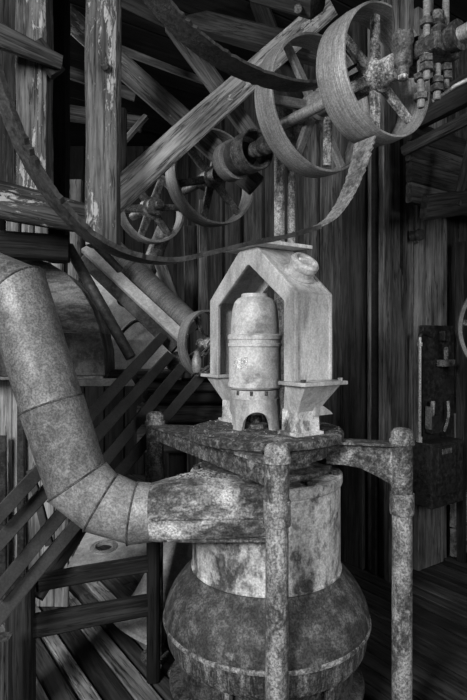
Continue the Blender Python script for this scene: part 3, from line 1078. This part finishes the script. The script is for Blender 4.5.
box('bearing_cap', frame(bc + Z * 0.026, SHAFT, Z), 0.08, 0.075, 0.036, 'iron', bear, 0.012)
for su in (-1, 1):
    b0_ = bc + U * su * 0.046
    bo = rod('hanger_bolt', b0_ - Z * 0.11, b0_ + Z * 0.42, 0.010, 'pulley_dark', bear, 12)
    nut('nut', b0_ + Z * 0.045, Z, 0.02, 0.018, 'iron', bo)
    nut('nut', b0_ - Z * 0.06, Z, 0.02, 0.018, 'iron', bo)
    nut('nut', b0_ - Z * 0.085, Z, 0.021, 0.02, 'iron', bo)
lathe('grease_cup', at_z(bc.x, bc.y, bc.z + 0.045), [(0, 0), (0.014, 0), (0.014, 0.02), (0.022, 0.026), (0.022, 0.05), (0.012, 0.058), (0, 0.06)], 'iron', bear, 20)
# wooden hanger beside the pulley and its round bolt end
hp = P(403, 60, 1.555)
hang = thing('hanger_post', hp, 'square wooden hanger with round iron foot in front of the big pulley', 'hanger')
timber('hanger_timber', hp + Z * 0.06, hp + Z * 0.5, 0.048, 0.05, 'mid_wood', hang, face=SHAFT, segs=4)
lathe('socket', axis_frame(hp + Z * 0.07, -Z), [(0, -0.01), (0.026, -0.01), (0.03, 0), (0.03, 0.02), (0.026, 0.026), (0.026, 0.085), (0.02, 0.09), (0.017, 0.094), (0.017, 0.115), (0, 0.117)], 'iron', hang, 24)
lathe('bolt_head', axis_frame(hp - Z * 0.045, -Z), [(0, 0), (0.015, 0), (0.015, 0.012), (0.008, 0.015), (0, 0.015)], 'spoke', hang, 10)
o = timber('hanger_strap', P(431, -30, 1.62), P(430, 24, 1.62), 0.02, 0.008, 'mid_wood', None, segs=3, ch=0.002)
tag(o, 'flat grey strap hanging beside the bearing bolts', 'strap')
# lower end bolts and oil rod
for k, (x, y0, y1) in enumerate(((421, 72, 108), (437, 76, 100))):
    hb_ = thing('hanging_bolt', P(x, y1, 1.56), ('longer rusty bolt end hanging below the bearing', 'shorter rusty bolt end below the bearing at right')[k], 'bolt')
    rod('bolt_shank', P(x, y1, 1.56), P(x, y0 - 12, 1.56), 0.011, 'pulley_dark', hb_, 12)
    nut('nut', P(x, y1 - 8, 1.56), Z, 0.021, 0.018, 'iron', hb_)
    nut('nut', P(x, y0 + 8, 1.56), Z, 0.021, 0.016, 'iron', hb_)
o = tube('oil_rod', [P(432, 101, 1.62), P(455, 86, 1.60), P(490, 68, 1.55)], 0.006, 'pulley', None, 8)
tag(o, 'thin bright rod running right from the bearing bolts', 'rod')

# pulley shaft of the second pulley, with its dark flanged drum behind
sb = thing('counter_shaft', cb, 'dark counter shaft through the half hidden pulley', 'shaft')
rod('shaft_bar', cb - SHAFT * 0.42, cb + SHAFT * 0.16, 0.022, 'iron', sb, 20)
lathe('flange', axis_frame(cb - SHAFT * 0.20, SHAFT), [(0.02, -0.012), (0.10, -0.012), (0.10, 0.012), (0.02, 0.012)], 'iron', sb, 32)
# stepped drum
dr0 = P(251, 152, 2.25)
drum = thing('stepped_drum', dr0, 'dark three-step drum pulley under the bright brace', 'pulley')
m = axis_frame(dr0, SHAFT, U)
k_ = 0.84
for pr, mt, cl in (([(0.06, -0.045), (0.096, -0.045), (0.10, -0.04), (0.10, 0.05), (0.095, 0.055), (0.088, 0.05), (0.086, -0.03), (0.06, -0.035)], 'iron', True),
                   ([(0.05, -0.115), (0.088, -0.115), (0.09, -0.11), (0.09, -0.05), (0.05, -0.048)], 'iron_black', False),
                   ([(0.05, -0.20), (0.099, -0.20), (0.102, -0.195), (0.102, -0.125), (0.05, -0.12)], 'pulley_dark', False)):
    lathe('drum_ring', m, [(a * k_, b * k_) for a, b in pr], mt, drum, 48, cl)
lathe('hub', m, [(0, -0.185), (0.025, -0.185), (0.025, 0.02), (0.032, 0.025), (0.032, 0.05), (0.018, 0.055), (0.018, 0.10), (0, 0.10)], 'iron', drum, 24)
lathe('end_knob', axis_frame(dr0 + SHAFT * 0.075, SHAFT), [(0, 0), (0.034, 0.0), (0.038, 0.01), (0.038, 0.03), (0.026, 0.04), (0, 0.041)], 'iron', drum, 20)
cs_ = thing('lay_shaft', cc_, 'dark shaft through the middle dull pulley', 'shaft')
rod('shaft_bar', cc_ - SHAFT * 0.3, cc_ + SHAFT * 0.17, 0.024, 'iron', cs_, 16)
ds_ = thing('stub_shaft', cd, 'short dark shaft of the pulley by the whitewashed post', 'shaft')
rod('shaft_bar', cd - SHAFT * 0.25, cd + SHAFT * 0.12, 0.024, 'iron', ds_, 16)

# ------------------------------------------------------------------ belts
BO = ca.copy()


def onplane(px, py, org):
    return P(px, py, depth_on(px, org, U))


belt2 = [(-60, -150), (-34, -50), (-14, 40), (0, 88), (18, 136), (40, 178), (66, 213), (96, 240), (132, 256), (170, 261), (210, 253), (252, 243), (285, 237), (313, 228.5)]
sagb = thing('sagging_belt', onplane(170, 261, BO), 'long black drive belt sagging in a loop below the big pulley', 'belt')
band('belt_strand', [onplane(x, y, BO) for x, y in belt2], SHAFT, 0.07, 0.012, 'belt', sagb, 8, (0.45, 1.0), 0.006, (0.9, -0.5, 0.1))
BO1 = ca - SHAFT * 0.12
belt1 = [(70, -160), (96, -95), (118, -52), (146, -14), (172, 18), (200, 44), (232, 65), (265, 79), (298, 86), (326, 82), (350, 68)]
o = band('slack_belt', [onplane(x, y, BO1) for x, y in belt1], SHAFT, 0.08, 0.009, 'belt', None, 8, None, 0.006)
tag(o, 'slack black drive belt curving down from the top edge', 'belt')
# frayed end of the sagging belt; the light on it is painted as pale leather
tail = band('belt_tail', [onplane(x, y, BO + SHAFT * 0.0) for x, y in ((312, 229), (330, 219), (343, 202), (353, 181), (360, 160), (365, 140))], SHAFT, 0.085, 0.006, 'belt_lit', sagb, 8, (0.5, 1.0), 0.008)
tail['label'] = 'frayed belt end coloured pale where lit, rising to the pulley rim'

# ------------------------------------------------------------------ timber framing upper left
def beam_thing(name, A, B, w, t, mat, label, cat='timber', face=None, segs=8, jit=0.006, w2=None, group=None):
    o = timber(name, A, B, w, t, mat, None, face, segs, jit, w2)
    return tag(o, label, cat, group)


def vpost(px, d, y0, y1):
    a, b = P(px, y0, d), P(px, y1, d)
    return a, b


a, b = vpost(103.5, 2.15, -60, 246)
whp = thing('whitewashed_post', b, 'upright timber post with flaking whitewash left of the pulleys', 'post')
timber('post_timber', b, a, 0.121, 0.12, 'flaky_wood', whp, segs=12, jit=0.006, ch=0.016)
rod('bolt', P(104.5, 66, 2.085), P(104.5, 66, 2.06), 0.016, 'iron', whp, 12)
a, b = vpost(35, 2.3, -60, 210)
beam_thing('peeling_post', b, a, 0.125, 0.12, 'flaky_wood', 'wide peeling pale post at the upper left edge', 'post', jit=0.008)
a, b = vpost(8, 2.42, -60, 215)
beam_thing('peeling_post', b, a, 0.12, 0.1, 'flaky_dark', 'dim flaking post at the far left edge', 'post', jit=0.008)
a, b = vpost(58.5, 2.5, -60, 262)
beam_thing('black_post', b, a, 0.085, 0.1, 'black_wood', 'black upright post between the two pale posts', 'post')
beam_thing('cross_board', P(-20, 27, 2.02), P(61, 63, 2.2), 0.098, 0.04, 'mid_wood', 'rough board nailed across the peeling post', 'board', w2=0.05)
beam_thing('nailed_block', P(36, 44, 2.22), P(58, 74, 2.24), 0.07, 0.04, 'dark_wood', 'short dark block under the rough cross board', 'block')
beam_thing('tie_beam', P(-20, 196, 2.10), P(118, 226, 2.28), 0.15, 0.06, 'flaky_dark', 'dark horizontal tie beam with a scraped white patch', 'beam', w2=0.11)
beam_thing('tie_beam', P(-20, 243, 2.3), P(68, 249, 2.42), 0.11, 0.1, 'black_wood', 'black beam below the scraped tie beam', 'beam')

# big light brace along U
A5, B5 = P(100, 212, 2.27), P(330, 5, 2.95)
beam_thing('bright_brace', A5, B5, 0.122, 0.035, 'grey_wood', 'bright silvered brace rising to the right', 'brace', face=V, segs=10)
beam_thing('dark_brace', P(60, 10, 2.72), P(256, 186, 2.64), 0.108, 0.06, 'flaky_mid', 'dark flaking brace falling to the right behind the bright one', 'brace', segs=10)
beam_thing('steep_brace', P(172, 24, 2.75), P(257, 143, 2.75), 0.088, 0.05, 'mid_wood', 'steep grey brace crossing above the middle pulley', 'brace')
beam_thing('thin_batten', P(112, 46, 2.9), P(204, 81, 2.95), 0.034, 0.03, 'mid_wood', 'thin batten right of the whitewashed post', 'batten')
beam_thing('upper_joist', P(112, -6, 2.7), P(176, 26, 2.75), 0.06, 0.05, 'dark_wood', 'short dark joist at the top beside the whitewashed post', 'joist')
beam_thing('girt_board', P(62, 70, 2.8), P(136, 96, 2.85), 0.06, 0.04, 'mid_wood', 'upper grey girt board behind the whitewashed post', 'board')
beam_thing('girt_board', P(62, 112, 2.9), P(142, 124, 2.9), 0.085, 0.04, 'mid_wood', 'lower grey girt board behind the whitewashed post', 'board')
beam_thing('side_stud', P(122, 110, 2.45), P(122, 190, 2.45), 0.04, 0.05, 'dark_wood', 'slim dark stud against the whitewashed post', 'stud')
beam_thing('short_strut', P(125, 140, 2.82), P(146, 116, 2.82), 0.028, 0.03, 'wall_pale', 'small pale strut under the dark brace', 'strut')
# ceiling joists above the pulleys
o = thing('joist_block', P(290, 10, 1.95), 'bolted timber block hanging at the top edge', 'block')
timber('block_timber', P(258, -12, 1.95), P(318, 4, 1.85), 0.075, 0.10, 'dark_wood', o, face=(0.2, -0.6, -0.8))
rod('bolt', P(298, 8, 1.845), P(298, 9.5, 1.80), 0.014, 'iron', o, 10)
beam_thing('roof_beam', P(190, 20, 3.3), P(345, 60, 2.9), 0.12, 0.1, 'dark_wood', 'dark roof beam behind the slack belt', 'beam')
beam_thing('roof_beam', P(250, -20, 3.1), P(300, 110, 3.3), 0.09, 0.08, 'dark_wood', 'dark sloping timber behind the half hidden pulley', 'beam')
# light upright pipes between the pulleys and the yoke
for k, (x, r_) in enumerate(((279.5, 0.024), (291.5, 0.018))):
    o = rod('upright_pipe', P(x, 340 + H * F / 2.42 - 1, 2.42), P(x, 118, 2.42), r_, 'pipe', None, 16)
    tag(o, ('thicker scabby upright pipe above the gabled yoke', 'thinner scabby upright pipe above the gabled yoke')[k], 'pipe')
o = rod('upright_pipe', P(327, 166, 1.98), P(328, 118, 1.98), 0.016, 'spoke', None, 14)
tag(o, 'short knobbed rod standing inside the half hidden pulley', 'rod')

# ------------------------------------------------------------------ chain wheel
wc = P(207, 344, 2.62)
cw = thing('sheave', wc, 'thin rimmed chain wheel left of the gabled yoke', 'wheel')
m = axis_frame(wc, (0.72, -0.69, 0.05), Z)
R_ = 0.165
lathe('rim', m, [(R_ - 0.010, -0.028), (R_, -0.028), (R_, 0.028), (R_ - 0.010, 0.028)], 'pulley_dark', cw, 64, True)
lathe('hub', m, [(0, -0.05), (0.028, -0.05), (0.032, 0.0), (0.028, 0.06), (0, 0.062)], 'spoke', cw, 20)
for k in range(4):
    a = 0.5 + k * math.pi / 2
    dv = m.to_3x3() @ Vector((math.cos(a), math.sin(a), 0))
    timber('spoke', wc + dv * 0.02, wc + dv * (R_ - 0.006), 0.022, 0.014, 'iron', cw, face=m.col[2].to_3d(), segs=2, jit=0.001, ch=0.004)


def chain(A, B, label):
    L = (B - A).length
    n_ = int(L / 0.024)
    d = (B - A).normalized()
    ch_ = thing('drive_chain', A, label, 'chain')
    verts = [(0.017 * math.cos(a) + (0.008 if math.cos(a) > 0 else -0.008), 0.009 * math.sin(a)) for a in [k * math.pi / 5 for k in range(10)]]
    me = None
    for i in range(n_):
        p = A + d * (i * 0.024 + 0.01) - Z * 0.03 * math.sin(math.pi * i / n_)
        mm_ = frame(p, d, Z) @ Matrix.Rotation(math.pi / 2 * (i % 2), 4, 'X')
        if me is None:
            path = [Vector((x, y, 0)) for x, y in verts]
            path.append(path[0].copy())
            me = tube_mesh(path, 0.0042, 5)
        link('chain_link', me, M['iron'], mm_, ch_)


chain(P(187, 366, 2.55), P(214, 337, 2.5), 'upper slack chain on the chain wheel')
chain(P(194, 374, 2.5), P(224, 348, 2.45), 'lower slack chain on the chain wheel')
kp = P(197, 362, 2.5)
o = lathe('chain_weight', at_z(kp.x, kp.y, kp.z - 0.05), [(0, 0), (0.018, 0.002), (0.024, 0.02), (0.024, 0.06), (0.014, 0.085), (0.012, 0.1), (0, 0.105)], 'galv_light', None, 16)
tag(o, 'small pale weight hanging among the chains', 'weight')
gb = P(176, 362, 2.80)
o = thing('gear_bracket', gb, 'small round iron bracket at the foot of the chain wheel', 'bracket')
lathe('bracket_disc', axis_frame(gb, (0.2, -1, 0)), [(0, -0.02), (0.05, -0.02), (0.055, 0), (0.05, 0.02), (0.02, 0.03), (0, 0.03)], 'iron', o, 24)
timber('bracket_arm', gb + Vector((0, 0.02, -0.09)), gb + Vector((0.02, 0.02, 0)), 0.05, 0.03, 'iron', o, segs=2)

# ------------------------------------------------------------------ right side: overhead bin, switch gear, wheel
bo = P(440, 160, 2.75)
binn = thing('overhead_bin', bo, 'dark boarded bin hanging at the right edge under the beams', 'bin')
O_ = P(409, 203, 2.86)
for k in range(4):
    z0 = k * 0.11
    timber('bin_board', O_ + Z * (z0 + 0.055), O_ + Z * (z0 + 0.055) + U * 0.9, 0.106, 0.04, 'dark_wood' if k % 2 else 'wall_wood', binn, face=V, segs=4)
timber('bin_lip', P(424, 208, 2.62), P(500, 197, 2.75), 0.05, 0.12, 'dark_wood', binn, face=(0, -0.5, 0.9), segs=3)
timber('corner_strip', P(456, 205, 2.66), P(472, 140, 2.66), 0.04, 0.03, 'mid_wood', binn, segs=3)
o = timber('ledger_beam', P(404, 151, 2.85), P(480, 113, 2.5), 0.05, 0.05, 'mid_wood', None, segs=5)
tag(o, 'light edged beam sloping up to the right edge', 'beam')
o = timber('ledger_beam', P(410, 120, 2.95), P(490, 78, 2.45), 0.15, 0.06, 'dark_wood', None, segs=5)
tag(o, 'broad dark beam under the bearing at the right edge', 'beam')

wq = P(521, 328, 2.9)
o = thing('edge_wheel', wq, 'pale curved wheel rim cut off by the right edge', 'wheel')
m = axis_frame(wq, (-0.3, -0.95, 0), Z)
lathe('rim', m, [(0.295, -0.03), (0.315, -0.03), (0.318, 0), (0.315, 0.03), (0.295, 0.03)], 'pulley_dark', o, 64, True)
lathe('hub', m, [(0, -0.04), (0.04, -0.04), (0.04, 0.04), (0, 0.04)], 'iron', o, 20)
for k in range(5):
    a = 0.2 + k * 2 * math.pi / 5
    dv = m.to_3x3() @ Vector((math.cos(a), math.sin(a), 0))
    timber('spoke', wq + dv * 0.03, wq + dv * 0.3, 0.035, 0.02, 'iron', o, face=m.col[2].to_3d(), segs=2, jit=0.001)


def onwall(px, py, out=0.0):
    d = depth_on(px, CORNER - V * out, U)
    return P(px, py, d)


sw = thing('switch_panel', onwall(436, 400, 0.03), 'black electric knife switch panel with conduit on the right wall', 'switch panel')
c_ = onwall(436, 385, 0.045)
box('backboard', frame(onwall(437, 388, 0.035), U, Z), 0.30, 0.03, 0.74, 'switch', sw, 0.004)
bx_ = box('fuse_box', frame(onwall(437, 471, 0.09), U, Z), 0.30, 0.14, 0.36, 'switch', sw, 0.008)
lid = box('box_lid', frame(onwall(446, 470, 0.165), U, Z), 0.17, 0.02, 0.27, 'switch', bx_, 0.005)
box('lid_plate', frame(onwall(447, 451, 0.178), U, Z), 0.09, 0.006, 0.03, 'pipe_dark', bx_, 0.002)
cond = rod('conduit', onwall(419.5, 442, 0.08), onwall(420, 336, 0.08), 0.010, 'bright', sw, 12)
nut('nut', onwall(419.5, 442, 0.08), Z, 0.017, 0.03, 'bright', cond)
nut('nut', onwall(420, 346, 0.08), Z, 0.015, 0.02, 'bright', cond)
tube('cable_elbow', [onwall(420, 337, 0.08), onwall(421, 334, 0.08), onwall(425, 333, 0.06), onwall(430, 336, 0.05)], 0.012, 'switch', sw, 8, 4)
box('insulator', frame(onwall(446, 363, 0.08), U, Z), 0.115, 0.05, 0.04, 'pipe_dark', sw, 0.006)
box('insulator', frame(onwall(434, 424, 0.08), U, Z), 0.10, 0.05, 0.10, 'switch', sw, 0.006)
for (x0, y0, x1, y1) in ((446, 347, 446, 360), (432, 401, 433, 416)):
    rod('fuse', onwall(x0, y1, 0.09), onwall(x1, y0, 0.09), 0.013, 'pipe', sw, 12)
tube('switch_blade', [onwall(448, 401, 0.09), onwall(448.5, 415, 0.1), onwall(446, 426, 0.1), onwall(444, 431, 0.09)], 0.009, 'pipe', sw, 8, 4)
box('terminal', frame(onwall(429, 418, 0.08), U, Z), 0.02, 0.04, 0.13, 'pipe_dark', sw, 0.003)
box('terminal', frame(onwall(445, 336, 0.07), U, Z), 0.06, 0.04, 0.06, 'switch', sw, 0.006)
o = lathe('wall_knob', axis_frame(onwall(413, 236, 0.02), -V), [(0, -0.01), (0.03, -0.005), (0.026, 0.03), (0.034, 0.04), (0.03, 0.06), (0, 0.064)], 'iron_black', None, 16)
tag(o, 'black round knob fixed high on the board wall', 'knob')
a = onwall(457, 330, 0.03)
o = timber('corner_stud', (onwall(461, 340, 0.06).x, onwall(461, 340, 0.06).y, 0.0), (onwall(461, 340, 0.06).x, onwall(461, 340, 0.06).y, 1.95), 0.03, 0.05, 'dark_wood', None, face=V)
tag(o, 'slim dark stud right of the switch panel', 'stud')

# ------------------------------------------------------------------ rust flakes lying on the deck and the spout
def flakes(name, count, place, label, smax):
    vs, fs = [], []
    o0 = place()
    for i in range(count):
        p = place() - o0
        s = random.uniform(0.0015, smax)
        k = len(vs)
        for j in range(4):
            a = j * math.pi / 2 + random.random()
            vs.append(p + Vector((math.cos(a) * s, math.sin(a) * s, random.uniform(0, s * 0.4))))
        vs.append(p + Vector((0, 0, s * random.uniform(0.4, 1.0))))
        fs += [(k, k + 1, k + 4), (k + 1, k + 2, k + 4), (k + 2, k + 3, k + 4), (k + 3, k, k + 4), (k + 3, k + 2, k + 1, k)]
    o = link(name, mesh(vs, fs), M['rust_bits'], Matrix.Translation(o0))
    tag(o, label, 'debris', None, 'stuff')


def on_deck():
    r_ = 0.275 * math.sqrt(random.random())
    a = random.uniform(0, 2 * math.pi)
    return Vector((AX.x + r_ * math.cos(a), AX.y + r_ * math.sin(a), 1.0235))


flakes('rust_flakes', 700, on_deck, 'loose rust flakes scattered on the round deck', 0.006)


def on_spout():
    f = random.betavariate(2.2, 1.6) * 0.8 + 0.12
    yy = random.uniform(-0.4, 0.75)
    xx = LC.x + (0.16 - LC.x) * f
    cy = LC.y + (1.885 - LC.y) * f
    zhi = (LC.z + 0.093) * (1 - f) + 0.90 * f + 0.02 * math.sin(min(f / 0.6, 1) * math.pi / 2) * (1 - f)
    ry = 0.093 * (1 - f) + 0.17 * f
    e = 2 + 5 * min(1, f * 1.6)
    ztop = zhi - 0.02 * f * max(0.0, -yy)
    zlo = (LC.z - 0.093) * (1 - f) + 0.716 * f
    s = (1 - abs(yy) ** e) ** (1 / e)
    return Vector((xx, cy + yy * ry, (zlo + ztop) / 2 + s * (ztop - zlo) / 2 - 0.001))


flakes('rust_flakes', 500, on_spout, 'loose rust flakes scattered on the inlet spout', 0.007)
